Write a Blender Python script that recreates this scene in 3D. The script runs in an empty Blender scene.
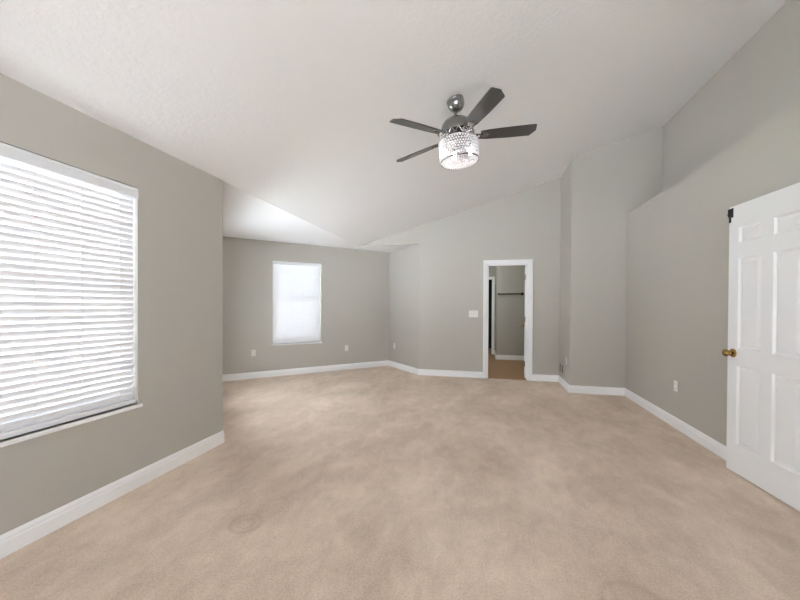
import bpy, bmesh, math, random
from mathutils import Vector, Matrix
random.seed(4)
S = bpy.context.scene
C = S.collection

# ------------------------------------------------------------------ camera
H = 2.44                      # eave height
CAM_H = 1.279
YAW, PITCH, ROLL, FPX, CY = .2352, -.009, .0048, 353.6, 309.5
c_, s_ = math.cos(YAW), math.sin(YAW)
Rv, Fv, Uv = Vector((c_, s_, 0)), Vector((-s_, c_, 0)), Vector((0, 0, 1))
F2 = math.cos(PITCH)*Fv + math.sin(PITCH)*Uv
U2 = -math.sin(PITCH)*Fv + math.cos(PITCH)*Uv
R3 = math.cos(ROLL)*Rv + math.sin(ROLL)*U2
U3 = -math.sin(ROLL)*Rv + math.cos(ROLL)*U2
cd = bpy.data.cameras.new('camera'); cam = bpy.data.objects.new('camera', cd); C.objects.link(cam)
cd.sensor_width = 36; cd.lens = FPX*36/800; cd.shift_y = (CY-300)/800; cd.clip_start = .02
cam.matrix_world = Matrix(((R3.x, U3.x, -F2.x, 0), (R3.y, U3.y, -F2.y, 0), (R3.z, U3.z, -F2.z, CAM_H), (0, 0, 0, 1)))
S.camera = cam

# ------------------------------------------------------------------ light and exposure
S.view_settings.view_transform = 'Standard'; S.view_settings.look = 'None'
S.view_settings.gamma = 1; S.view_settings.use_curve_mapping = False
S.view_settings.exposure = 0.97
SKY = 3.5
w = bpy.data.worlds.new('overcast_sky'); S.world = w; w.use_nodes = True
wn = w.node_tree; wn.nodes.clear()
wo = wn.nodes.new('ShaderNodeOutputWorld'); wb = wn.nodes.new('ShaderNodeBackground')
wb.inputs['Color'].default_value = (.86, .94, 1.02, 1); wb.inputs['Strength'].default_value = SKY
wn.links.new(wb.outputs[0], wo.inputs[0])
sd = bpy.data.lights.new('sun', 'SUN'); sd.energy = 125; sd.angle = .03; sd.color = (.845, .932, 1.02)
sun = bpy.data.objects.new('sun', sd); C.objects.link(sun)
sun.rotation_euler = Vector((-.55, -.08, -1)).to_track_quat('-Z', 'Y').to_euler()      # high, from the right of the house
S.cycles.max_bounces = 14; S.cycles.diffuse_bounces = 10; S.cycles.transparent_max_bounces = 24
S.cycles.sample_clamp_indirect = 6

def portal(loc, direction, sx, sy):
    l = bpy.data.lights.new('window_portal', 'AREA'); l.shape = 'RECTANGLE'; l.size = sx; l.size_y = sy
    l.cycles.is_portal = True
    o = bpy.data.objects.new('window_portal', l); C.objects.link(o)
    d = Vector(direction).normalized()
    o.rotation_euler = d.to_track_quat('-Z', 'Y').to_euler(); o.location = loc
    return o

# ------------------------------------------------------------------ helpers
def mat(name, col, rough=.5, metal=0, spec=.5):
    m = bpy.data.materials.new(name); m.use_nodes = True
    b = m.node_tree.nodes['Principled BSDF']
    b.inputs['Base Color'].default_value = (*col, 1); b.inputs['Roughness'].default_value = rough
    b.inputs['Metallic'].default_value = metal; b.inputs['Specular IOR Level'].default_value = spec
    return m
def nd(m, t, **kw):
    n = m.node_tree.nodes.new(t)
    for k, v in kw.items():
        if k in n.inputs: n.inputs[k].default_value = v
        else: setattr(n, k, v)
    return n
def ln(m, a, b): m.node_tree.links.new(a, b)
def noise_bump(m, scale, strength, dist=.002, detail=4, rough=.6):
    tc = nd(m, 'ShaderNodeTexCoord'); n = nd(m, 'ShaderNodeTexNoise', Scale=scale, Detail=detail, Roughness=rough)
    b = nd(m, 'ShaderNodeBump', Strength=strength, Distance=dist)
    ln(m, tc.outputs['Object'], n.inputs['Vector']); ln(m, n.outputs[0], b.inputs['Height'])
    ln(m, b.outputs[0], m.node_tree.nodes['Principled BSDF'].inputs['Normal']); return n, tc

def link(name, bm, m, parent=None, kind=None, smooth=None):
    me = bpy.data.meshes.new(name); bmesh.ops.recalc_face_normals(bm, faces=bm.faces[:])
    bm.to_mesh(me); bm.free()
    if m: me.materials.append(m)
    if smooth is not None:
        me.polygons.foreach_set('use_smooth', [True]*len(me.polygons))
        if smooth < 180: me.set_sharp_from_angle(angle=math.radians(smooth))
    o = bpy.data.objects.new(name, me); C.objects.link(o)
    if parent: o.parent = parent
    if kind: o['kind'] = kind
    return o
def tag(o, label, cat, group=None, kind=None):
    o['label'] = label; o['category'] = cat
    if group: o['group'] = group
    if kind: o['kind'] = kind
    return o
def empty(name, M):
    o = bpy.data.objects.new(name, None); C.objects.link(o); o.empty_display_size = .05
    o.matrix_world = M; return o
def box(bm, x0, x1, y0, y1, z0, z1, bev=0):
    v = [bm.verts.new(p) for p in ((x0,y0,z0),(x1,y0,z0),(x1,y1,z0),(x0,y1,z0),(x0,y0,z1),(x1,y0,z1),(x1,y1,z1),(x0,y1,z1))]
    f = [bm.faces.new([v[i] for i in q]) for q in ((0,3,2,1),(4,5,6,7),(0,1,5,4),(1,2,6,5),(2,3,7,6),(3,0,4,7))]
    if bev:
        e = list({e for x in f for e in x.edges})
        bmesh.ops.bevel(bm, geom=e, offset=bev, segments=2, affect='EDGES', profile=.5)
def B(x0, x1, y0, y1, z0, z1, bev=0):
    bm = bmesh.new(); box(bm, x0, x1, y0, y1, z0, z1, bev); return bm
def lathe(bm, prof, n=40, M=None):
    """prof: list of (r, z); axis z."""
    rings = []
    for r, z in prof:
        if r < 1e-5: rings.append([bm.verts.new((0, 0, z))])
        else: rings.append([bm.verts.new((r*math.cos(2*math.pi*k/n), r*math.sin(2*math.pi*k/n), z)) for k in range(n)])
    for a, b in zip(rings, rings[1:]):
        for k in range(n):
            k2 = (k+1) % n
            if len(a) == 1 and len(b) == 1: continue
            if len(a) == 1: bm.faces.new((a[0], b[k], b[k2]))
            elif len(b) == 1: bm.faces.new((a[k], a[k2], b[0]))
            else: bm.faces.new((a[k], a[k2], b[k2], b[k]))
    if M is not None:
        vs = [v for r in rings for v in r]; bmesh.ops.transform(bm, matrix=M, verts=vs)
def tube(bm, pts, r, n=10, closed=False, flat=1.0):
    pts = [Vector(p) for p in pts]; rings = []
    N = len(pts); up = Vector((0, 0, 1))
    for i, p in enumerate(pts):
        a = pts[(i-1) % N] if closed or i else p; b = pts[(i+1) % N] if closed or i < N-1 else p
        t = (b-a).normalized(); u = up if abs(t.dot(up)) < .95 else Vector((1, 0, 0))
        s = t.cross(u).normalized(); v = s.cross(t)
        rings.append([bm.verts.new(p + r*(math.cos(2*math.pi*k/n)*s + flat*math.sin(2*math.pi*k/n)*v)) for k in range(n)])
    for i in range(N if closed else N-1):
        a, b = rings[i], rings[(i+1) % N]
        for k in range(n): bm.faces.new((a[k], a[(k+1) % n], b[(k+1) % n], b[k]))
    if not closed: bm.faces.new(rings[0][::-1]); bm.faces.new(rings[-1])
def slab(name, outer, holes, org, ux, uy, thick, m, label=None, cat=None):
    """flat slab from an outline (u, v) with holes; extruded by the vector thick."""
    bm = bmesh.new(); org, ux, uy = Vector(org), Vector(ux), Vector(uy); es = []
    for loop in [outer]+holes:
        vs = [bm.verts.new(org+ux*u+uy*v) for u, v in loop]
        es += [bm.edges.new((vs[i], vs[(i+1) % len(vs)])) for i in range(len(vs))]
    bmesh.ops.triangle_fill(bm, use_beauty=True, use_dissolve=False, edges=es)
    bmesh.ops.dissolve_limit(bm, angle_limit=.001, verts=bm.verts[:], edges=bm.edges[:], delimit={'NORMAL'}) if not holes else None
    r = bmesh.ops.extrude_face_region(bm, geom=bm.faces[:])
    bmesh.ops.translate(bm, vec=Vector(thick), verts=[v for v in r['geom'] if isinstance(v, bmesh.types.BMVert)])
    o = link(name, bm, m, kind='structure')
    if label: tag(o, label, cat)
    return o
def rect(u0, u1, v0, v1): return [(u0, v0), (u1, v0), (u1, v1), (u0, v1)]

# ------------------------------------------------------------------ materials
M_wall = mat('greige_wall_paint', (.485, .463, .424), .75, 0, .25); noise_bump(M_wall, 90, .05, .001)
M_ceil = mat('white_textured_ceiling', (.93, .93, .94), .85, 0, .2)
n, tc = noise_bump(M_ceil, 30, .7, .005, 5, .65)
M_trim = mat('white_semi_gloss_trim', (.91, .91, .92), .35)
M_door = mat('white_door_paint', (.88, .89, .905), .4)
M_plate = mat('white_plastic_plate', (.78, .77, .75), .35)
M_slot = mat('dark_socket_slot', (.08, .08, .08), .5)
M_vinyl = mat('white_vinyl_frame', (.82, .83, .85), .35)
M_brass = mat('antique_brass', (.36, .225, .075), .25, 1)
M_black = mat('black_metal', (.008, .008, .009), .45)
M_rod = mat('dark_bronze_rod', (.03, .026, .022), .4, .6)
M_nickel = mat('dark_nickel', (.26, .255, .25), .22, 1)
M_iron = mat('dark_polished_iron', (.20, .195, .20), .22, 1)
M_chrome = mat('chrome', (.72, .71, .73), .1, 1)
M_blade = mat('brushed_graphite_blade', (.092, .09, .09), .33, .65)
M_vent = mat('beige_register_metal', (.60, .575, .53), .5)
M_louver = mat('taupe_register_louver', (.34, .315, .28), .5)
M_vent_dark = mat('register_shadow_gap', (.10, .095, .085), .8)
M_unlit = mat('unlit_room_black', (.02, .02, .02), .9)  # near-black colour stands in for a room without light
# window glass: lets light straight through, mirrors a little
M_glass = bpy.data.materials.new('window_glass'); M_glass.use_nodes = True
t = M_glass.node_tree; t.nodes.clear()
a, b, m_, o_ = (t.nodes.new(x) for x in ('ShaderNodeBsdfTransparent', 'ShaderNodeBsdfGlossy', 'ShaderNodeMixShader', 'ShaderNodeOutputMaterial'))
b.inputs['Roughness'].default_value = .02; m_.inputs[0].default_value = .06
t.links.new(a.outputs[0], m_.inputs[1]); t.links.new(b.outputs[0], m_.inputs[2]); t.links.new(m_.outputs[0], o_.inputs[0])
# blind slats: white, some light passes through
M_slat = bpy.data.materials.new('white_blind_slat'); M_slat.use_nodes = True
t = M_slat.node_tree; t.nodes.clear()
a, b, m_, o_ = (t.nodes.new(x) for x in ('ShaderNodeBsdfDiffuse', 'ShaderNodeBsdfTranslucent', 'ShaderNodeMixShader', 'ShaderNodeOutputMaterial'))
a.inputs['Color'].default_value = (.88, .88, .90, 1); b.inputs['Color'].default_value = (.9, .9, .92, 1); m_.inputs[0].default_value = .008
t.links.new(a.outputs[0], m_.inputs[1]); t.links.new(b.outputs[0], m_.inputs[2]); t.links.new(m_.outputs[0], o_.inputs[0])
# crystal beads
M_crystal = bpy.data.materials.new('frosted_crystal'); M_crystal.use_nodes = True
t = M_crystal.node_tree; t.nodes.clear()
a, b, g_, m_, m2_, o_ = (t.nodes.new(x) for x in ('ShaderNodeBsdfDiffuse', 'ShaderNodeBsdfTranslucent', 'ShaderNodeBsdfGlossy', 'ShaderNodeMixShader', 'ShaderNodeMixShader', 'ShaderNodeOutputMaterial'))
a.inputs['Color'].default_value = (.9, .89, .92, 1); b.inputs['Color'].default_value = (.95, .94, .96, 1); g_.inputs['Roughness'].default_value = .08
m_.inputs[0].default_value = .45; m2_.inputs[0].default_value = .22
t.links.new(a.outputs[0], m_.inputs[1]); t.links.new(b.outputs[0], m_.inputs[2]); t.links.new(m_.outputs[0], m2_.inputs[1]); t.links.new(g_.outputs[0], m2_.inputs[2]); t.links.new(m2_.outputs[0], o_.inputs[0])
M_bulb = bpy.data.materials.new('lit_bulb'); M_bulb.use_nodes = True
bb = M_bulb.node_tree.nodes['Principled BSDF']; bb.inputs['Emission Color'].default_value = (1, .95, .9, 1); bb.inputs['Emission Strength'].default_value = 18
# carpet
M_carpet = mat('beige_cut_pile_carpet', (.4, .33, .27), .95, 0, .05)
bs = M_carpet.node_tree.nodes['Principled BSDF']
bs.inputs['Sheen Weight'].default_value = .15; bs.inputs['Sheen Roughness'].default_value = .6
tc = nd(M_carpet, 'ShaderNodeTexCoord')
mp = nd(M_carpet, 'ShaderNodeMapping'); mp.inputs['Rotation'].default_value = (0, 0, 1.2); mp.inputs['Scale'].default_value = (1, .62, 1)
n1 = nd(M_carpet, 'ShaderNodeTexNoise', Scale=1.5, Detail=6, Roughness=.62, Distortion=.25)
n2 = nd(M_carpet, 'ShaderNodeTexNoise', Scale=9.0, Detail=5, Roughness=.7, Distortion=.5)
n3 = nd(M_carpet, 'ShaderNodeTexNoise', Scale=95, Detail=4, Roughness=.8)
ln(M_carpet, tc.outputs['Object'], mp.inputs['Vector'])
ln(M_carpet, mp.outputs[0], n1.inputs['Vector']); ln(M_carpet, mp.outputs[0], n2.inputs['Vector']); ln(M_carpet, tc.outputs['Object'], n3.inputs['Vector'])
def math_(op, x, y, m=M_carpet):
    n = nd(m, 'ShaderNodeMath', operation=op)
    for i, v in enumerate((x, y)):
        if isinstance(v, (int, float)): n.inputs[i].default_value = v
        else: ln(m, v, n.inputs[i])
    return n.outputs[0]
mix = math_('ADD', math_('MULTIPLY', n1.outputs[0], .66), math_('ADD', math_('MULTIPLY', n2.outputs[0], .32), math_('MULTIPLY', n3.outputs[0], .62)))
# a ring pressed into the pile by a furniture foot
def ring(cx, cy, r, wd):
    vm = nd(M_carpet, 'ShaderNodeVectorMath', operation='DISTANCE'); ln(M_carpet, tc.outputs['Object'], vm.inputs[0]); vm.inputs[1].default_value = (cx, cy, 0)
    d = math_('ABSOLUTE', math_('SUBTRACT', vm.outputs['Value'], r), 0)
    mr = nd(M_carpet, 'ShaderNodeMapRange'); ln(M_carpet, d, mr.inputs[0]); mr.inputs[1].default_value = 0; mr.inputs[2].default_value = wd; mr.inputs[3].default_value = 1; mr.inputs[4].default_value = 0
    return mr.outputs[0]
rings = math_('ADD', math_('ADD', ring(-1.352, 1.803, .085, .022), math_('MULTIPLY', ring(-1.352, 1.803, .045, .022), .7)), ring(.639, 1.70, .13, .025))
mix2 = math_('SUBTRACT', mix, math_('MULTIPLY', rings, .085))
cr = nd(M_carpet, 'ShaderNodeValToRGB'); ln(M_carpet, mix2, cr.inputs[0])
e = cr.color_ramp.elements; e[0].position = .65; e[0].color = (.49, .38, .293, 1); e[1].position = .95; e[1].color = (.79, .65, .53, 1)
ln(M_carpet, cr.outputs[0], bs.inputs['Base Color'])
bp = nd(M_carpet, 'ShaderNodeBump', Strength=.7, Distance=.008)
hgt = math_('SUBTRACT', math_('ADD', math_('MULTIPLY', n3.outputs[0], .8), math_('MULTIPLY', n2.outputs[0], .5)), math_('MULTIPLY', rings, .4))
ln(M_carpet, hgt, bp.inputs['Height']); ln(M_carpet, bp.outputs[0], bs.inputs['Normal'])
M_brown = mat('brown_closet_carpet', (.36, .225, .135), .95, 0, .05); noise_bump(M_brown, 150, .6, .006)
M_bounce = mat('pale_bounce_ground', (.62, .62, .62), .9)  # pale so that the ground outside reflects light into the room
M_lawn = mat('lawn_green', (.20, .25, .12), .9); noise_bump(M_lawn, 20, .5, .03)

# ------------------------------------------------------------------ room shell
XL, YL, YB = -2.3731, 2.8166, 6.5036          # left wall, its end at the alcove, back wall
X1, X2, YC = -1.1965, 1.246, 5.7317           # back wall from X1 to the jog X2, jog front YC
XR, LEDGE, XU, YREAR = 1.9876, 2.6207, 2.4311, -3.0
SL = .29
T = .14
def zc(x): return H+SL*(x-XL)
A2 = Vector((XL, YL)); C2 = Vector((-2.0115, 7.3707)); D2 = Vector((X1, YB))
B2 = Vector((-4.4730, 4.9092))
WZ0, WZ1 = .583, 2.10                         # all windows: sill and head
def wall2(name, P, Q, top, holes, m, out, label, cat='wall', th=T):
    """vertical wall from P to Q (plan); top: list of (u, z) from the P end; out: outward unit vector."""
    d = (Q-P); L = d.length; d.normalize()
    outline = [(0, 0), (L, 0)] + [(L if u is None else u, z) for u, z in reversed(top)]
    return slab(name, outline, holes, (P.x, P.y, 0), (d.x, d.y, 0), (0, 0, 1), Vector((out[0], out[1], 0))*th, m, label, cat)

r2 = math.sqrt(.5)
flr = slab('floor', [(-2.2, YREAR-.2), (2.9, YREAR-.2), (2.9, YB), (X1, YB), (-1.3, 7.4), (-2.0, 8.0), (-5.0, 5.0), (-2.37, 2.4), (-2.5, YREAR-.2)][:9],
     [], (0, 0, 0), (1, 0, 0), (0, 1, 0), (0, 0, -.05), M_carpet, 'worn beige cut-pile carpet covering the whole bedroom floor', 'carpet')
slab('floor_closet', rect(X1, 1.5, YB, 11.4), [], (0, 0, 0), (1, 0, 0), (0, 1, 0), (0, 0, -.05), M_brown, 'brown carpet on the floor beyond the open doorway', 'carpet')
# left wall with window_1, and the wall behind the camera; bare windows added for daylight
W1 = (1.075, 1.99); W0 = (-2.6, -1.7); W7 = (-2.7, -2.1)
wall2('wall_left', Vector((XL, YREAR)), Vector((XL, YL)), [(0, H), (None, H)], [rect(W1[0]-YREAR, W1[1]-YREAR, WZ0, WZ1), rect(W0[0]-YREAR, W0[1]-YREAR, WZ0, WZ1)], M_wall, (-1, 0), 'greige wall at the left holding the large blind-covered window')
RW = [(-1.3, -.12, .15, 2.10), (.12, 1.95, .15, 2.20)]
wall2('wall_rear', Vector((XL-T, YREAR)), Vector((XU+T, YREAR)), [(0, zc(XL-T)+.03), (None, zc(XU+T)+.03)],
      [rect(a-XL+T, b-XL+T, c, d) for a, b, c, d in RW], M_wall, (0, -1), 'greige wall behind the camera with two windows added for daylight')
# alcove: three walls of a bay turned by 45 degrees
dAB = (B2-A2).length
AW = (.20, 2.05)
wall2('wall_alcove_front', A2, B2, [(0, H), (None, H)], [rect(AW[0], AW[1], .60, 1.95)], M_wall, (-r2, -r2), 'greige alcove wall hidden behind the end of the left wall')
L2 = (C2-B2).length
p0 = Vector((-3.72, 5.662)); p1 = Vector((-3.083, 6.299))
W2 = ((p0-B2).length, (p1-B2).length)
wall2('wall_alcove_back', B2, C2, [(0, H), (None, H)], [rect(W2[0], W2[1], WZ0, WZ1)], M_wall, (-r2, r2), 'greige alcove wall holding the small far window')
dc = (D2-C2).normalized()
wall2('wall_alcove_side', C2, D2, [(0, H), (None, H)], [], M_wall, (-dc.y, dc.x), 'narrow greige alcove wall between the far window wall and the doorway wall', th=.06)
# back wall: doorway, gable top that hangs over the alcove mouth
DX0, DX1, DZ = .045, .738, 2.035
slab('wall_back', [(X1, 0), (DX0, 0), (DX0, DZ), (DX1, DZ), (DX1, 0), (X2, 0), (X2+.3, 0), (X2+.3, zc(X2+.3)+.05), (XL, H+.05), (XL, H), (X1, H)], [], (0, YB, 0), (1, 0, 0), (0, 0, 1), (0, .12, 0), M_wall,
     'greige gable wall with the doorway at the far end of the room', 'wall')
# the boxed-out corner
slab('wall_jog', rect(YC+.12, YB, 0, zc(X2)+.03), [], (X2, 0, 0), (0, 1, 0), (0, 0, 1), (.12, 0, 0), M_wall, 'narrow greige return wall with the floor register beside the doorway wall', 'wall')
slab('wall_return', [(X2, 0), (XU+T, 0), (XU+T, zc(XU+T)+.03), (X2, zc(X2)+.03)], [], (0, YC, 0), (1, 0, 0), (0, 0, 1), (0, .12, 0), M_wall, 'greige wall facing the camera between the register wall and the ledge', 'wall')
# right wall below the ledge, with the doorway the white door belongs to
RD0, RD1 = 1.86, 2.60
slab('wall_right', [(YREAR, 0), (RD0, 0), (RD0, 2.09), (RD1, 2.09), (RD1, 0), (YC, 0), (YC, LEDGE), (YREAR, LEDGE)], [rect(W7[0], W7[1], .3, 2.10)], (XR, 0, 0), (0, 1, 0), (0, 0, 1), (.12, 0, 0), M_wall,
     'greige lower wall at the right behind the white panel door', 'wall')
slab('wall_ledge', rect(XR+.12, XU, YREAR, YC), [], (0, 0, LEDGE), (1, 0, 0), (0, 1, 0), (0, 0, -.1), M_wall, 'greige plant ledge on top of the lower right wall', 'ledge')
slab('wall_upper', rect(YREAR, YC, LEDGE-.1, zc(XU)+.03), [], (XU, 0, 0), (0, 1, 0), (0, 0, 1), (T, 0, 0), M_wall, 'greige upper wall set back above the ledge at the right', 'wall')
# ceiling: one slope over the room, flat over the alcove
bm = bmesh.new()
vs = [bm.verts.new(p) for p in ((XL, YREAR-.1, H), (XU+T, YREAR-.1, zc(XU+T)), (XU+T, YB+.05, zc(XU+T)), (XL, YB+.05, H))]
bm.faces.new(vs); r = bmesh.ops.extrude_face_region(bm, geom=bm.faces[:])
bmesh.ops.translate(bm, vec=(0, 0, .1), verts=[v for v in r['geom'] if isinstance(v, bmesh.types.BMVert)])
tag(link('ceiling', bm, M_ceil, kind='structure'), 'white vaulted ceiling sloping up from the left wall', 'ceiling')
slab('ceiling_alcove', [(XL, YL-.1), (XL-.1, YL-.1), (B2.x-.15, B2.y), (C2.x, C2.y+.15), (D2.x+.1, D2.y+.1), (XL, YB)], [], (0, 0, H-.002), (1, 0, 0), (0, 1, 0), (0, 0, .1), M_ceil, 'flat white ceiling over the alcove with the far window', 'ceiling')

# hall behind the white door and closet beyond the doorway
slab('wall_hall_side', rect(1.2, 3.2, 0, 2.44), [], (XR+1.4, 0, 0), (0, 1, 0), (0, 0, 1), (.1, 0, 0), M_wall, 'greige hall wall out of sight beyond the white door', 'wall')
slab('wall_hall_end', rect(XR+.12, XR+1.5, 0, 2.44), [], (0, 3.2, 0), (1, 0, 0), (0, 0, 1), (0, .1, 0), M_wall, 'far end wall of the hall beyond the white door', 'wall')
slab('wall_hall_start', rect(XR+.12, XR+1.5, 0, 2.44), [], (0, 1.1, 0), (1, 0, 0), (0, 0, 1), (0, .1, 0), M_wall, 'near end wall of the hall beyond the white door', 'wall')
slab('ceiling_hall', rect(XR+.12, XR+1.5, 1.1, 3.3), [], (0, 0, 2.44), (1, 0, 0), (0, 1, 0), (0, 0, .06), M_ceil, 'low hall ceiling beyond the white door', 'ceiling')
slab('floor_hall', rect(2.9, XR+1.5, 1.1, 3.3), [], (0, 0, 0), (1, 0, 0), (0, 1, 0), (0, 0, -.05), M_carpet, 'beige carpet in the hall beyond the white door', 'carpet')
KX, KY, KY2 = .28, 8.9, 9.8
slab('wall_closet_back', rect(KX, 1.3, 0, H), [], (0, KY, 0), (1, 0, 0), (0, 0, 1), (0, .1, 0), M_wall, 'greige closet wall with the dark hanging rod seen through the doorway', 'wall')
slab('wall_closet_corner', rect(KY+.1, KY2, 0, H), [], (KX, 0, 0), (0, 1, 0), (0, 0, 1), (.1, 0, 0), M_wall, 'closet wall edge just left of the hanging rod wall', 'wall')
FD0, FD1 = -.55, .206
slab('wall_closet_far', [(-1.3, 0), (FD0, 0), (FD0, 2.035), (FD1, 2.035), (FD1, 0), (KX+.1, 0), (KX+.1, H), (-1.3, H)], [], (0, KY2, 0), (1, 0, 0), (0, 0, 1), (0, .1, 0), M_wall, 'farthest greige wall around the dark opening', 'wall')
slab('wall_closet_left', rect(YB+.12, KY2, 0, H), [], (-1.2, 0, 0), (0, 1, 0), (0, 0, 1), (-.1, 0, 0), M_wall, 'closet wall out of sight left of the doorway', 'wall')
slab('wall_closet_right', rect(YB+.12, KY, 0, H), [], (1.25, 0, 0), (0, 1, 0), (0, 0, 1), (.1, 0, 0), M_wall, 'closet wall out of sight behind the open closet door', 'wall')
slab('ceiling_closet', rect(-1.35, 1.35, YB+.06, KY2+.1), [], (0, 0, H), (1, 0, 0), (0, 1, 0), (0, 0, .06), M_ceil, 'white closet ceiling beyond the doorway', 'ceiling')
# room behind the far opening: its lack of light painted as near-black walls
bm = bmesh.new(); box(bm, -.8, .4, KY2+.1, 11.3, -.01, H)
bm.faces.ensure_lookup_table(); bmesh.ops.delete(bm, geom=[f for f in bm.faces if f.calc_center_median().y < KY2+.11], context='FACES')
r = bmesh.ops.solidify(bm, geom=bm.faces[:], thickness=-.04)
tag(link('wall_dark_room', bm, M_unlit, kind='structure'), 'unlit dark room behind the farthest opening', 'room')

# ------------------------------------------------------------------ baseboards
def baseboard(name, pts, label, h=.112, th=.016):
    """runs along plan points; the room lies to the LEFT of the direction of travel."""
    prof = [(0, 0), (th, 0), (th, h*.66), (th*.72, h*.72), (th*.72, h*.84), (th*.4, h*.94), (th*.25, h), (0, h)]
    bm = bmesh.new(); P = [Vector(p) for p in pts]; rings = []
    for i, p in enumerate(P):
        d0 = (P[i]-P[i-1]).normalized() if i else (P[1]-P[0]).normalized()
        d1 = (P[i+1]-P[i]).normalized() if i < len(P)-1 else d0
        n0, n1 = Vector((-d0.y, d0.x)), Vector((-d1.y, d1.x))
        k = (n0+n1); k = k/(k.dot(n0))
        rings.append([bm.verts.new((p.x+k.x*o, p.y+k.y*o, z)) for o, z in prof])
    for a, b in zip(rings, rings[1:]):
        for i in range(len(prof)): bm.faces.new((a[i], b[i], b[(i+1) % len(prof)], a[(i+1) % len(prof)]))
    bm.faces.new(rings[0]); bm.faces.new(rings[-1][::-1])
    tag(link(name, bm, M_trim, kind='structure'), label, 'baseboard')
CW = .072
baseboard('baseboard_left', [(B2.x, B2.y), (A2.x, A2.y), (XL, YREAR)], 'white baseboard along the foot of the left window wall')
baseboard('baseboard_alcove', [(DX0-CW, YB), (X1, YB), (C2.x, C2.y), (B2.x, B2.y)], 'white baseboard running round the alcove to the doorway')
baseboard('baseboard_right', [(XR, RD1+.07), (XR, YC), (X2, YC), (X2, YB), (DX1+CW, YB)], 'white baseboard from the doorway round the jog to the white door')
baseboard('baseboard_rear', [(XL, YREAR), (XR, YREAR), (XR, RD0-.07)], 'white baseboard on the wall behind the camera')
baseboard('baseboard_closet', [(1.25, KY), (KX, KY), (KX, KY2), (FD1+.05, KY2)], 'white baseboard under the hanging rod in the closet')

# ------------------------------------------------------------------ casings
def casing(name, W, Hh, Mx, label, cw=.072, th=.018, depth=.12, jamb=True):
    """door casing around an opening 0..W x 0..Hh in local x/z; local -y faces the viewer."""
    bm = bmesh.new()
    prof = [(0, 0), (0, -th*.55), (cw*.25, -th*.75), (cw*.7, -th), (cw*.94, -th), (cw, -th*.7), (cw, 0)]
    path = [((0, 0), (-1, 0)), ((0, Hh), (-1, 1)), ((W, Hh), (1, 1)), ((W, 0), (1, 0))]
    rings = [[bm.verts.new((p[0]+k[0]*o, y, p[1]+k[1]*o)) for o, y in prof] for p, k in path]
    for a, b in zip(rings, rings[1:]):
        for i in range(len(prof)): bm.faces.new((a[i], b[i], b[(i+1) % len(prof)], a[(i+1) % len(prof)]))
    bm.faces.new(rings[0]); bm.faces.new(rings[-1][::-1])
    o = tag(link(name, bm, M_trim, kind='structure'), label, 'door casing'); o.matrix_world = Mx
    if jamb:
        bm = bmesh.new(); jt = .012
        box(bm, 0, jt, 0, depth, 0, Hh); box(bm, W-jt, W, 0, depth, 0, Hh); box(bm, jt, W-jt, 0, depth, Hh-jt, Hh)
        for x0, x1 in ((jt, jt+.01), (W-jt-.01, W-jt)): box(bm, x0, x1, depth*.45, depth*.65, 0, Hh-jt)
        box(bm, jt, W-jt, depth*.45, depth*.65, Hh-jt-.01, Hh-jt)
        link('jamb', bm, M_trim, o)
    return o
casing('trim_1', DX1-DX0, DZ, Matrix.Translation((DX0, YB, 0)), 'white casing around the open doorway in the back wall')
casing('trim_2', FD1-FD0, 2.035, Matrix.Translation((FD0, KY2, 0)), 'white casing of the black opening deep inside the doorway', cw=.05, depth=.1)
casing('trim_3', RD1-RD0, 2.09, Matrix.Translation((XR, RD1, 0)) @ Matrix.Rotation(-math.pi/2, 4, 'Z'), 'white casing behind the hinged edge of the large white door', cw=.065)

# ------------------------------------------------------------------ six panel doors
def door_mesh(W, Hd, th):
    xs = [0, W*.133, W*.436, W*.564, W*.867, W]
    zs = [0, Hd*.105, Hd*.403, Hd*.462, Hd*.803, Hd*.856, Hd*.918, Hd]
    bm = bmesh.new()
    for side in (0, 1):
        y = 0 if side == 0 else th
        V = [[bm.verts.new((x, y, z)) for z in zs] for x in xs]; pan = []
        for i in range(5):
            for j in range(7):
                q = (V[i][j], V[i+1][j], V[i+1][j+1], V[i][j+1])
                f = bm.faces.new(q if side == 0 else q[::-1])
                if i in (1, 3) and j in (1, 3, 5): pan.append(f)
        for f in pan:
            bmesh.ops.inset_individual(bm, faces=[f], thickness=.004, depth=0)
            bmesh.ops.inset_individual(bm, faces=[f], thickness=.016, depth=-.014)
            bmesh.ops.inset_individual(bm, faces=[f], thickness=.008, depth=0)
            bmesh.ops.inset_individual(bm, faces=[f], thickness=.030, depth=.010)
        if side == 0: first = V
    V0, V1 = first, V
    n, k = len(xs), len(zs)
    for i in range(n-1):
        bm.faces.new((V0[i][0], V1[i][0], V1[i+1][0], V0[i+1][0])); bm.faces.new((V0[i][k-1], V0[i+1][k-1], V1[i+1][k-1], V1[i][k-1]))
    for j in range(k-1):
        bm.faces.new((V0[0][j], V0[0][j+1], V1[0][j+1], V1[0][j])); bm.faces.new((V0[n-1][j], V1[n-1][j], V1[n-1][j+1], V0[n-1][j+1]))
    return bm
KN = [(0, 0), (.033, 0), (.0335, .004), (.030, .010), (.021, .014), (.0125, .019), (.0115, .030), (.016, .034), (.025, .040), (.0285, .049), (.0275, .058), (.021, .066), (.010, .070), (0, .071)]
def knob(parent, x, z, th, label=None):
    for s in (0, 1):
        bm = bmesh.new()
        Mx = Matrix.Translation((x, 0 if s == 0 else th, z)) @ Matrix.Rotation(math.pi/2 if s == 0 else -math.pi/2, 4, 'X')
        lathe(bm, KN, 28, Mx)
        k = link('door_knob', bm, M_brass, parent, smooth=50); k['label'] = 'round brass door knob'
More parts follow.
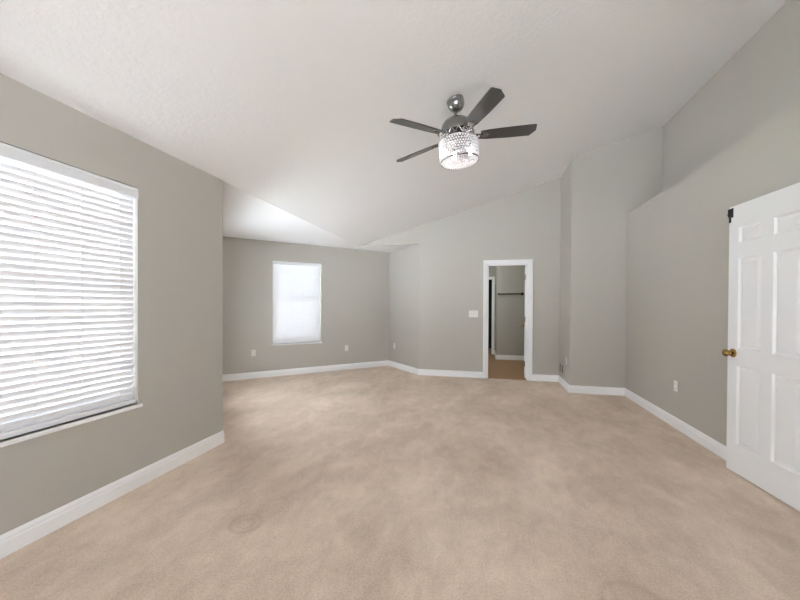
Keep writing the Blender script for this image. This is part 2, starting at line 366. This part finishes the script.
def hinge(parent, x, z, y=0):
    bm = bmesh.new(); lathe(bm, [(0, 0), (.006, 0), (.006, .09), (0, .09)], 12, Matrix.Translation((x, y, z)))
    box(bm, x-.03, x, y-.001, y+.002, z, z+.09)
    link('hinge', bm, M_brass, parent)
def frame_M(org, xdir):
    """local x along xdir (plan), z up, y = z cross x (away from the viewer side)."""
    x = Vector((xdir[0], xdir[1], 0)).normalized(); z = Vector((0, 0, 1)); y = z.cross(x)
    return Matrix(((x.x, y.x, 0, org[0]), (x.y, y.y, 0, org[1]), (0, 0, 1, org[2]), (0, 0, 0, 1)))
# white door folded back against the right wall: local x from its free edge towards its hinges
dd = Vector((.0425, -.609)).normalized()
door1 = link('door_1', door_mesh(.71, 2.057, .035), M_door, kind='structure', smooth=25)
door1.matrix_world = frame_M((1.874, 3.327, .012), dd)
tag(door1, 'large white six-panel door with brass knob standing open at the right', 'door')
knob(door1, .060, .918, .035)
bm = bmesh.new(); box(bm, .002, .042, -.004, 0, 1.972, 2.045, .001); box(bm, .002, .020, -.006, 0, 1.935, 1.975, .001); box(bm, -.016, .006, -.006, -.001, 2.000, 2.008)
lathe(bm, [(0, 0), (.006, 0), (.006, .06), (0, .06)], 12, Matrix.Translation((.003, -.006, 1.98)))
link('latch', bm, M_black, door1)['label'] = 'black metal catch at the top corner of the door'
for z in (.2, 1.0, 1.8): hinge(door1, .716, z, .038)
# closet door opened inwards, seen nearly edge on
door2 = link('door_2', door_mesh(.65, 2.005, .035), M_door, kind='structure', smooth=25)
door2.matrix_world = frame_M((.757, 7.285, .014), Vector((.698-.757, 6.640-7.285)))
tag(door2, 'white closet door opened inward, seen edge-on in the far doorway', 'door')
knob(door2, .06, .905, .035)
for z in (.2, 1.0, 1.75): hinge(door2, .655, z, .0)

# ------------------------------------------------------------------ windows and blinds
def window(name, W, Hw, Mx, label, stool=True):
    """opening 0..W x 0..Hw in local x/z; the room is at local -y, the wall is T thick."""
    fr = bmesh.new(); f = .035; y0, y1 = .085, .135
    box(fr, 0, f, y0, y1, 0, Hw); box(fr, W-f, W, y0, y1, 0, Hw); box(fr, f, W-f, y0, y1, Hw-f, Hw); box(fr, f, W-f, y0, y1, 0, f)
    o = link(name, fr, M_vinyl, kind='structure'); o.matrix_world = Mx; tag(o, label, 'window')
    mid = Hw*.513
    for nm, z0, z1, yy in (('upper_sash', mid-.02, Hw-f, .112), ('lower_sash', f, mid+.02, .092)):
        b = bmesh.new(); s = .042
        box(b, f, f+s, yy, yy+.02, z0, z1); box(b, W-f-s, W-f, yy, yy+.02, z0, z1); box(b, f+s, W-f-s, yy, yy+.02, z0, z0+s); box(b, f+s, W-f-s, yy, yy+.02, z1-s, z1)
        sh = link(nm, b, M_vinyl, o)
        link('pane', B(f+s-.003, W-f-s+.003, yy+.008, yy+.012, z0+s-.003, z1-s+.003), M_glass, sh)
    if stool:
        link('window_sill', B(-.018, W+.018, -.022, .085, -.022, 0, .003), M_trim, o)
    return o
def blind(W, Hb, Mx, label, cords, tilt=67, n=36):
    """horizontal blind hung in the opening, front flush with the wall; local -y is the room."""
    root = empty('window_blind', Mx)
    tag(root, label, 'window blind')
    g = .006; top = Hb-.004
    link('headrail', B(g, W-g, .012, .06, top-.045, top), M_vinyl, root)
    bm = bmesh.new()                                                         # valance with a stepped profile and short returns
    prof = [(.010, 0), (-.004, 0), (-.007, .006), (-.007, .05), (-.003, .058), (-.003, .070), (.010, .070)]
    for x0, x1 in ((.001, W-.001),):
        a = [bm.verts.new((x0, y, top-.072+z)) for y, z in prof]; b = [bm.verts.new((x1, y, top-.072+z)) for y, z in prof]
        for i in range(len(prof)): bm.faces.new((a[i], a[(i+1) % len(prof)], b[(i+1) % len(prof)], b[i]))
        bm.faces.new(a[::-1]); bm.faces.new(b)
    link('valance', bm, M_vinyl, root)
    zb = .007
    link('bottom_rail', B(g, W-g, .008, .058, zb, zb+.028, .004), M_vinyl, root)
    z0, z1 = zb+.05, top-.075; bm = bmesh.new(); th = math.radians(tilt); hw, yc = .025, .036
    for i in range(n):
        z = z0+(z1-z0)*i/(n-1); sec = []
        for t in (-1, -.5, 0, .5, 1):                                        # room edge up, crowned slat
            u = t*hw; cr = .0035*(1-t*t)
            y = yc+u*math.cos(th)+cr*math.sin(th)*-1; zz = z-u*math.sin(th)+cr*math.cos(th)*-1
            sec.append((y, zz))
        off = (math.sin(th)*.0022, math.cos(th)*.0022)
        sec = sec+[(y+off[0], zz+off[1]) for y, zz in reversed(sec)]
        a = [bm.verts.new((g+.002, y, zz)) for y, zz in sec]; b = [bm.verts.new((W-g-.002, y, zz)) for y, zz in sec]
        k = len(sec)
        for j in range(k): bm.faces.new((a[j], a[(j+1) % k], b[(j+1) % k], b[j]))
        bm.faces.new(a[::-1]); bm.faces.new(b)
    link('slats', bm, M_slat, root, smooth=40)
    for x in cords:
        bm = bmesh.new()
        for y in (.016, .056): tube(bm, [(x, y, zb+.02), (x, y, top-.04)], .0011, 6)
        link('ladder_cord', bm, M_plate, root)
    return root
WH = WZ1-WZ0
Wl = W1[1]-W1[0]
Mw1 = frame_M((XL, W1[0], WZ0), (0, 1)); 
window('window_1', Wl, WH, Mw1, 'large white-framed window in the left wall, behind lowered blinds')
blind(Wl, WH, Mw1, 'white horizontal blind lowered over the large window at the left', [1.18-W1[0], 1.412-W1[0], 1.645-W1[0], 1.878-W1[0]])
Wf = W2[1]-W2[0]
Mw2 = frame_M((p0.x, p0.y, WZ0), (1, 1))
window('window_2', Wf, WH, Mw2, 'small far window in the alcove wall, behind lowered blinds')
blind(Wf, WH, Mw2, 'white horizontal blind lowered over the small far alcove window', [.11, .337, .565, .79], 73, 39)
wm = AW[1]-AW[0]
dAn = (A2-B2).normalized()
for i, (a, b, c, d) in enumerate(RW):  # unseen rear windows, added as the main daylight source
    window('window_%d' % (3+i), b-a, d-c, Matrix.Translation((b, YREAR, c)) @ Matrix.Rotation(math.pi, 4, 'Z'), 'tall bare window added unseen behind the camera as a daylight source, %s one' % ('narrower' if i == 0 else 'wider'))
window('window_5', wm, 1.35, Matrix(((-dAn.x, r2*-1, 0, (A2-dAn*AW[0]).x), (-dAn.y, r2*-1, 0, (A2-dAn*AW[0]).y), (0, 0, 1, .60), (0, 0, 0, 1))), 'unseen bare alcove window behind the end of the left wall, sized for the light it gives')  # unseen; placed and sized to light the far ceiling
window('window_6', W0[1]-W0[0], WH, frame_M((XL, W0[0], WZ0), (0, 1)), 'unseen bare window added to the left wall to light the room')  # added out of view to send light towards the right wall
portal((XL-T-.02, (W0[0]+W0[1])/2, WZ0+WH/2), (1, 0, 0), W0[1]-W0[0], WH)
window('window_7', W7[1]-W7[0], 1.8, Matrix.Translation((XR, W7[1], .3)) @ Matrix.Rotation(-math.pi/2, 4, 'Z'), 'unseen bare window added to the right wall behind the camera for daylight')  # added out of view for more light from the right
portal((XR+T+.02, (W7[0]+W7[1])/2, 1.2), (-1, 0, 0), W7[1]-W7[0], 1.8)
# portals that guide the daylight to the openings
mid = (W1[0]+W1[1])/2
portal((XL-T-.02, mid, WZ0+WH/2), (1, 0, 0), Wl, WH)
pm = (p0+p1)/2+Vector((-r2, r2))*(T+.02); portal((pm.x, pm.y, WZ0+WH/2), (1, -1, 0), Wf, WH)
for a, b, c, d in RW: portal(((a+b)/2, YREAR-T-.02, (c+d)/2), (0, 1, 0), b-a, d-c)
q = A2-dAn*(AW[0]+AW[1])/2+Vector((-r2, -r2))*(T+.02); portal((q.x, q.y, 1.275), (1, 1, 0), wm, 1.35)

# ------------------------------------------------------------------ outlets, switch, register
def plate_M(p, nrm):
    n = Vector((nrm[0], nrm[1], 0)).normalized(); x = Vector((-n.y, n.x, 0))      # x to the viewer's right, -y out of the wall
    return Matrix(((x.x, -n.x, 0, p[0]), (x.y, -n.y, 0, p[1]), (0, 0, 1, p[2]), (0, 0, 0, 1)))
def outlet(p, nrm, label, group='wall outlets'):
    M = plate_M(p, nrm); o = link('wall_outlet', B(-.035, .035, -.006, 0, -.057, .057, .003), M_plate); o.matrix_world = M
    tag(o, label, 'outlet', group)
    for z in (-.026, .026):
        bm = bmesh.new(); lathe(bm, [(0, 0), (.0165, 0), (.0165, .003), (0, .003)], 20, Matrix.Translation((0, -.006, z)) @ Matrix.Rotation(math.pi/2, 4, 'X'))
        s = link('socket', bm, M_plate, o)
        bm = bmesh.new()
        for x in (-.007, .007): box(bm, x-.0012, x+.0012, -.0097, -.0088, z-.004, z+.008)
        box(bm, -.0025, .0025, -.0097, -.0088, z-.012, z-.007)
        link('slot', bm, M_slot, s)
outlet((-3.946, 5.436, .446), (1, -1), 'white outlet below and left of the small far window')
outlet((-2.706, 6.677, .433), (1, -1), 'white outlet low on the alcove wall right of the far window')
outlet((-1.837, 7.185, .446), (dc.y, -dc.x), 'white outlet on the narrow alcove side wall')
outlet((XR, 4.344, .444), (-1, 0), 'white outlet low on the right wall beside the white door')
outlet((X2, 5.975, .435), (-1, 0), 'white outlet on the narrow wall just above the register')
sw = link('light_switch', B(-.082, .082, -.006, 0, -.060, .060, .003), M_plate); sw.matrix_world = plate_M((-.196, YB, 1.150), (0, -1))
tag(sw, 'white triple light switch plate left of the open doorway', 'light switch')
for x in (-.046, 0, .046):
    f = link('toggle_slot', B(x-.006, x+.006, -.007, -.005, -.013, .013), M_vent, sw)
    bm = bmesh.new(); box(bm, x-.0045, x+.0045, -.020, -.006, -.005, .006, .001); link('toggle', bm, M_plate, f)
vt = empty('wall_register', plate_M((X2, 6.305, .268), (-1, 0)))
tag(vt, 'beige two-panel wall register low on the narrow wall beside the doorway', 'register')
link('backing', B(-.165, .165, -.003, 0, -.075, .075), M_vent_dark, vt)
bm = bmesh.new()
for b_ in ((-.18, .18, -.012, 0, .072, .09), (-.18, .18, -.012, 0, -.09, -.072), (-.18, -.16, -.012, 0, -.072, .072), (.16, .18, -.012, 0, -.072, .072), (-.012, .012, -.012, 0, -.072, .072)): box(bm, *b_)
link('register_frame', bm, M_vent, vt)
for x0, x1 in ((-.16, -.012), (.012, .16)):
    bm = bmesh.new()
    for k in range(9):
        z = -.064+k*.016; v = [bm.verts.new(p) for p in ((x0, -.010, z-.003), (x1, -.010, z-.003), (x1, -.004, z+.004), (x0, -.004, z+.004))]
        bm.faces.new(v)
    r = bmesh.ops.solidify(bm, geom=bm.faces[:], thickness=.0012)
    link('louver_panel', bm, M_louver, vt)
# hanging rod on the closet wall
rd = empty('closet_rod', Matrix.Translation((0, KY, 0)))
tag(rd, 'dark bronze hanging rod on the closet wall seen through the doorway', 'rod')
bm = bmesh.new(); tube(bm, [(.31, -.06, 1.585), (.905, -.06, 1.592)], .017, 14); link('rod', bm, M_rod, rd, smooth=40)
for x in (.325, .865):
    bm = bmesh.new(); b_r = .034 if x > .5 else .022; lathe(bm, [(0, 0), (b_r, 0), (b_r, .012), (.02, .018), (.02, .06), (b_r, .075), (0, .08)], 20, Matrix.Translation((x, 0, 1.588)) @ Matrix.Rotation(math.pi/2, 4, 'X'))
    link('bracket', bm, M_black, rd, smooth=40)

# ------------------------------------------------------------------ ceiling fan
tl = .088
Rh = Vector((c_, s_, 0)); Fh = Vector((-s_, c_, 0))
ex = math.cos(tl)*Rh+math.sin(tl)*Vector((0, 0, 1)); ez = -math.sin(tl)*Rh+math.cos(tl)*Vector((0, 0, 1)); ey = ez.cross(ex)
hub = Vector((-.236, 3.081, 2.731))
MF = Matrix(((ex.x, ey.x, ez.x, hub.x), (ex.y, ey.y, ez.y, hub.y), (ex.z, ey.z, ez.z, hub.z), (0, 0, 0, 1)))
top = hub+ez*.3
ct = Vector((top.x, top.y, zc(top.x)))
fan = empty('ceiling_fan', Matrix.Translation(ct) @ MF.to_3x3().to_4x4())
tag(fan, 'five-blade ceiling fan with lit crystal drum shade hanging from the vaulted ceiling', 'ceiling fan')
LF = fan.matrix_world.inverted() @ MF                       # hub frame -> fan frame
def fpart(name, bm, m, parent=None, smooth=35):
    bmesh.ops.transform(bm, matrix=LF, verts=bm.verts[:]); return link(name, bm, m, parent or fan, smooth=smooth)
# canopy square to the sloping ceiling
nz = Vector((-SL, 0, 1)).normalized(); nx = Vector((0, 1, 0)).cross(nz).normalized(); ny = nz.cross(nx)
MC = Matrix(((nx.x, ny.x, nz.x, ct.x), (nx.y, ny.y, nz.y, ct.y), (nx.z, ny.z, nz.z, ct.z), (0, 0, 0, 1)))
bm = bmesh.new(); lathe(bm, [(0, 0), (.072, 0), (.074, -.008), (.070, -.018), (.072, -.024), (.072, -.042), (.066, -.060), (.055, -.078), (.040, -.094), (.026, -.102), (0, -.103)], 40)
bmesh.ops.transform(bm, matrix=fan.matrix_world.inverted() @ MC, verts=bm.verts[:]); link('canopy', bm, M_nickel, fan, smooth=40)
bm = bmesh.new(); lathe(bm, [(0, .14), (.0125, .14), (.0125, .30), (0, .30)], 20); fpart('downrod', bm, M_nickel)
bm = bmesh.new(); lathe(bm, [(0, .185), (.022, .185), (.026, .165), (.035, .158), (.085, .148), (.112, .130), (.130, .102), (.138, .070), (.140, .040), (.136, .030), (.136, .022), (.128, .008), (.110, 0), (0, 0)], 48); fpart('motor_housing', bm, M_nickel)
bm = bmesh.new(); lathe(bm, [(.12, .034), (.1385, .032), (.1395, .008), (.118, -.010), (.10, -.012)], 48); band = fpart('motor_band', bm, M_black)
bm = bmesh.new()
for k in range(15):
    a0 = 2*math.pi*k/15; pts = []
    for i in range(9):
        u = i/8-.5; aa = a0+u*.36; z = .030-.034*(2*abs(u))**1.5
        rr = .1425-.006*(2*abs(u)); pts.append((rr*math.cos(aa), rr*math.sin(aa), z))
    tube(bm, pts, .0034, 6)
fpart('filigree', bm, M_chrome, band, smooth=60)
bm = bmesh.new(); lathe(bm, [(0, .001), (.095, .001), (.10, -.010), (.085, -.022), (.070, -.03), (.07, -.045), (0, -.045)], 40); fpart('light_fitter', bm, M_black)
for k in range(5):
    a = .032+k*2*math.pi/5
    Mb = Matrix.Rotation(-a, 4, 'Z')
    pit = Matrix.Rotation(math.radians(-14), 4, 'X')
    # blade outline, local x outward
    out = [(.195, -.046), (.26, -.055), (.44, -.063), (.645, -.066), (.658, -.060), (.668, .004), (.625, .062), (.44, .061), (.26, .053), (.195, .044)]
    bm = bmesh.new(); f = bm.faces.new([bm.verts.new((x, y, 0)) for x, y in out])
    r = bmesh.ops.extrude_face_region(bm, geom=[f]); bmesh.ops.translate(bm, vec=(0, 0, .007), verts=[v for v in r['geom'] if isinstance(v, bmesh.types.BMVert)])
    bmesh.ops.transform(bm, matrix=Mb @ pit, verts=bm.verts[:])
    bl = fpart('blade', bm, M_blade, smooth=20)
    # ornate iron: two scrolls from the motor to a plate under the blade
    bm = bmesh.new()
    for s in (-1, 1):
        pts = []
        for i in range(15):
            u = i/14; x = .105+.125*u; y = s*(.010+.034*math.sin(math.pi*min(1, u*1.15))); z = .008-.018*math.sin(math.pi*u)
            pts.append((x, y, z))
        tube(bm, pts, .0065, 8)
        tube(bm, [(.150+.016*math.cos(q*.52), s*(.018+.014*math.sin(q*.52)), -.008) for q in range(12)], .0045, 8, closed=True)
    bmesh.ops.transform(bm, matrix=Mb, verts=bm.verts[:])
    fpart('blade_iron', bm, M_iron, bl, smooth=60)
    bm = bmesh.new(); lathe(bm, [(0, -.007), (.020, -.007), (.024, -.003), (.024, 0), (0, 0)], 24, Matrix.Translation((.232, 0, 0)) @ Matrix.Diagonal((1.5, 1, 1, 1)))
    bmesh.ops.transform(bm, matrix=Mb @ pit, verts=bm.verts[:])
    fpart('blade_plate', bm, M_nickel, bl, smooth=40)
# crystal drum: rings, bead strands, bottom beads, lit bulbs
RD, ZT, ZB = .162, -.035, -.205
def torus(R, z, r):
    bm = bmesh.new(); tube(bm, [(R*math.cos(2*math.pi*k/64), R*math.sin(2*math.pi*k/64), z) for k in range(64)], r, 8, closed=True, flat=1.6); return bm
fpart('shade_ring', torus(RD, ZT, .0035), M_chrome, smooth=60)
fpart('shade_ring', torus(RD, ZB, .0035), M_iron, smooth=60)
bm = bmesh.new()
for k in range(6):
    a = k*math.pi/3; tube(bm, [(.06*math.cos(a), .06*math.sin(a), ZT), (RD*math.cos(a), RD*math.sin(a), ZT)], .003, 6)
lathe(bm, [(0, ZT-.004), (.064, ZT-.004), (.064, ZT+.004), (0, ZT+.004)], 24)
fpart('shade_spider', bm, M_iron, smooth=40)
def bead(bm, x, y, z, r, h):
    n = 8; ri = [bm.verts.new((x+r*math.cos(2*math.pi*k/n), y+r*math.sin(2*math.pi*k/n), z)) for k in range(n)]
    t = bm.verts.new((x, y, z+h)); b = bm.verts.new((x, y, z-h))
    for k in range(n): bm.faces.new((ri[k], ri[(k+1) % n], t)); bm.faces.new((ri[(k+1) % n], ri[k], b))
bm = bmesh.new()
for k in range(46):
    a = 2*math.pi*k/46
    for j in range(8):
        zz = ZT-.012-j*(ZT-ZB-.022)/7; aa = a+(math.pi/46 if j % 2 else 0)
        bead(bm, RD*math.cos(aa), RD*math.sin(aa), zz, .0105, .0125)
fpart('crystal_strands', bm, M_crystal, smooth=None)['kind'] = 'stuff'
bm = bmesh.new()
for ring_ in range(8):
    rr = .012+ring_*.0195; nn = max(5, int(2*math.pi*rr/.019))
    for k in range(nn):
        a = 2*math.pi*k/nn+ring_*.3; bead(bm, rr*math.cos(a), rr*math.sin(a), ZB-.004, .0085, .009)
fpart('bottom_crystals', bm, M_crystal, smooth=None)['kind'] = 'stuff'
for a in (.35, 1.75, 3.05):
    Mx = Matrix.Translation((.112*math.cos(a), .112*math.sin(a), 0))
    bm = bmesh.new(); lathe(bm, [(0, -.145), (.014, -.140), (.022, -.125), (.023, -.112), (.016, -.092), (.010, -.08), (0, -.08)], 20, Mx); bu = fpart('bulb', bm, M_bulb, smooth=60); bu['label'] = 'lit bulb inside the crystal drum'
    bm = bmesh.new(); lathe(bm, [(0, -.082), (.013, -.082), (.013, -.040), (0, -.040)], 16, Mx); fpart('bulb_socket', bm, M_chrome, bu, smooth=60)

# unseen fill light added in the closet; ground and lawn outside
ll = bpy.data.lights.new('closet_fill', 'POINT'); ll.energy = 13; ll.color = (.93, 1, .95); ll.shadow_soft_size = .12
lo = bpy.data.objects.new('closet_fill', ll); C.objects.link(lo); lo.location = (-.70, 8.15, 2.2)
bm = bmesh.new(); bm.faces.new([bm.verts.new(p) for p in ((-40, -40, -.35), (40, -40, -.35), (40, 40, -.35), (-40, 40, -.35))])  # unseen ground, added to bounce sunlight up through the windows
tag(link('ground_outside', bm, M_bounce, kind='structure'), 'unseen pale ground added outside to throw sunlight up at the ceiling', 'ground')
bm = bmesh.new(); bm.faces.new([bm.verts.new(p) for p in ((-12, 3.9, -.33), (-6.2, 3.9, -.33), (-6.8, 6.3, -.33), (-12, 7.0, -.33))])
tag(link('lawn_outside', bm, M_lawn, kind='stuff'), 'green lawn glimpsed between the blind slats of the left window', 'lawn')
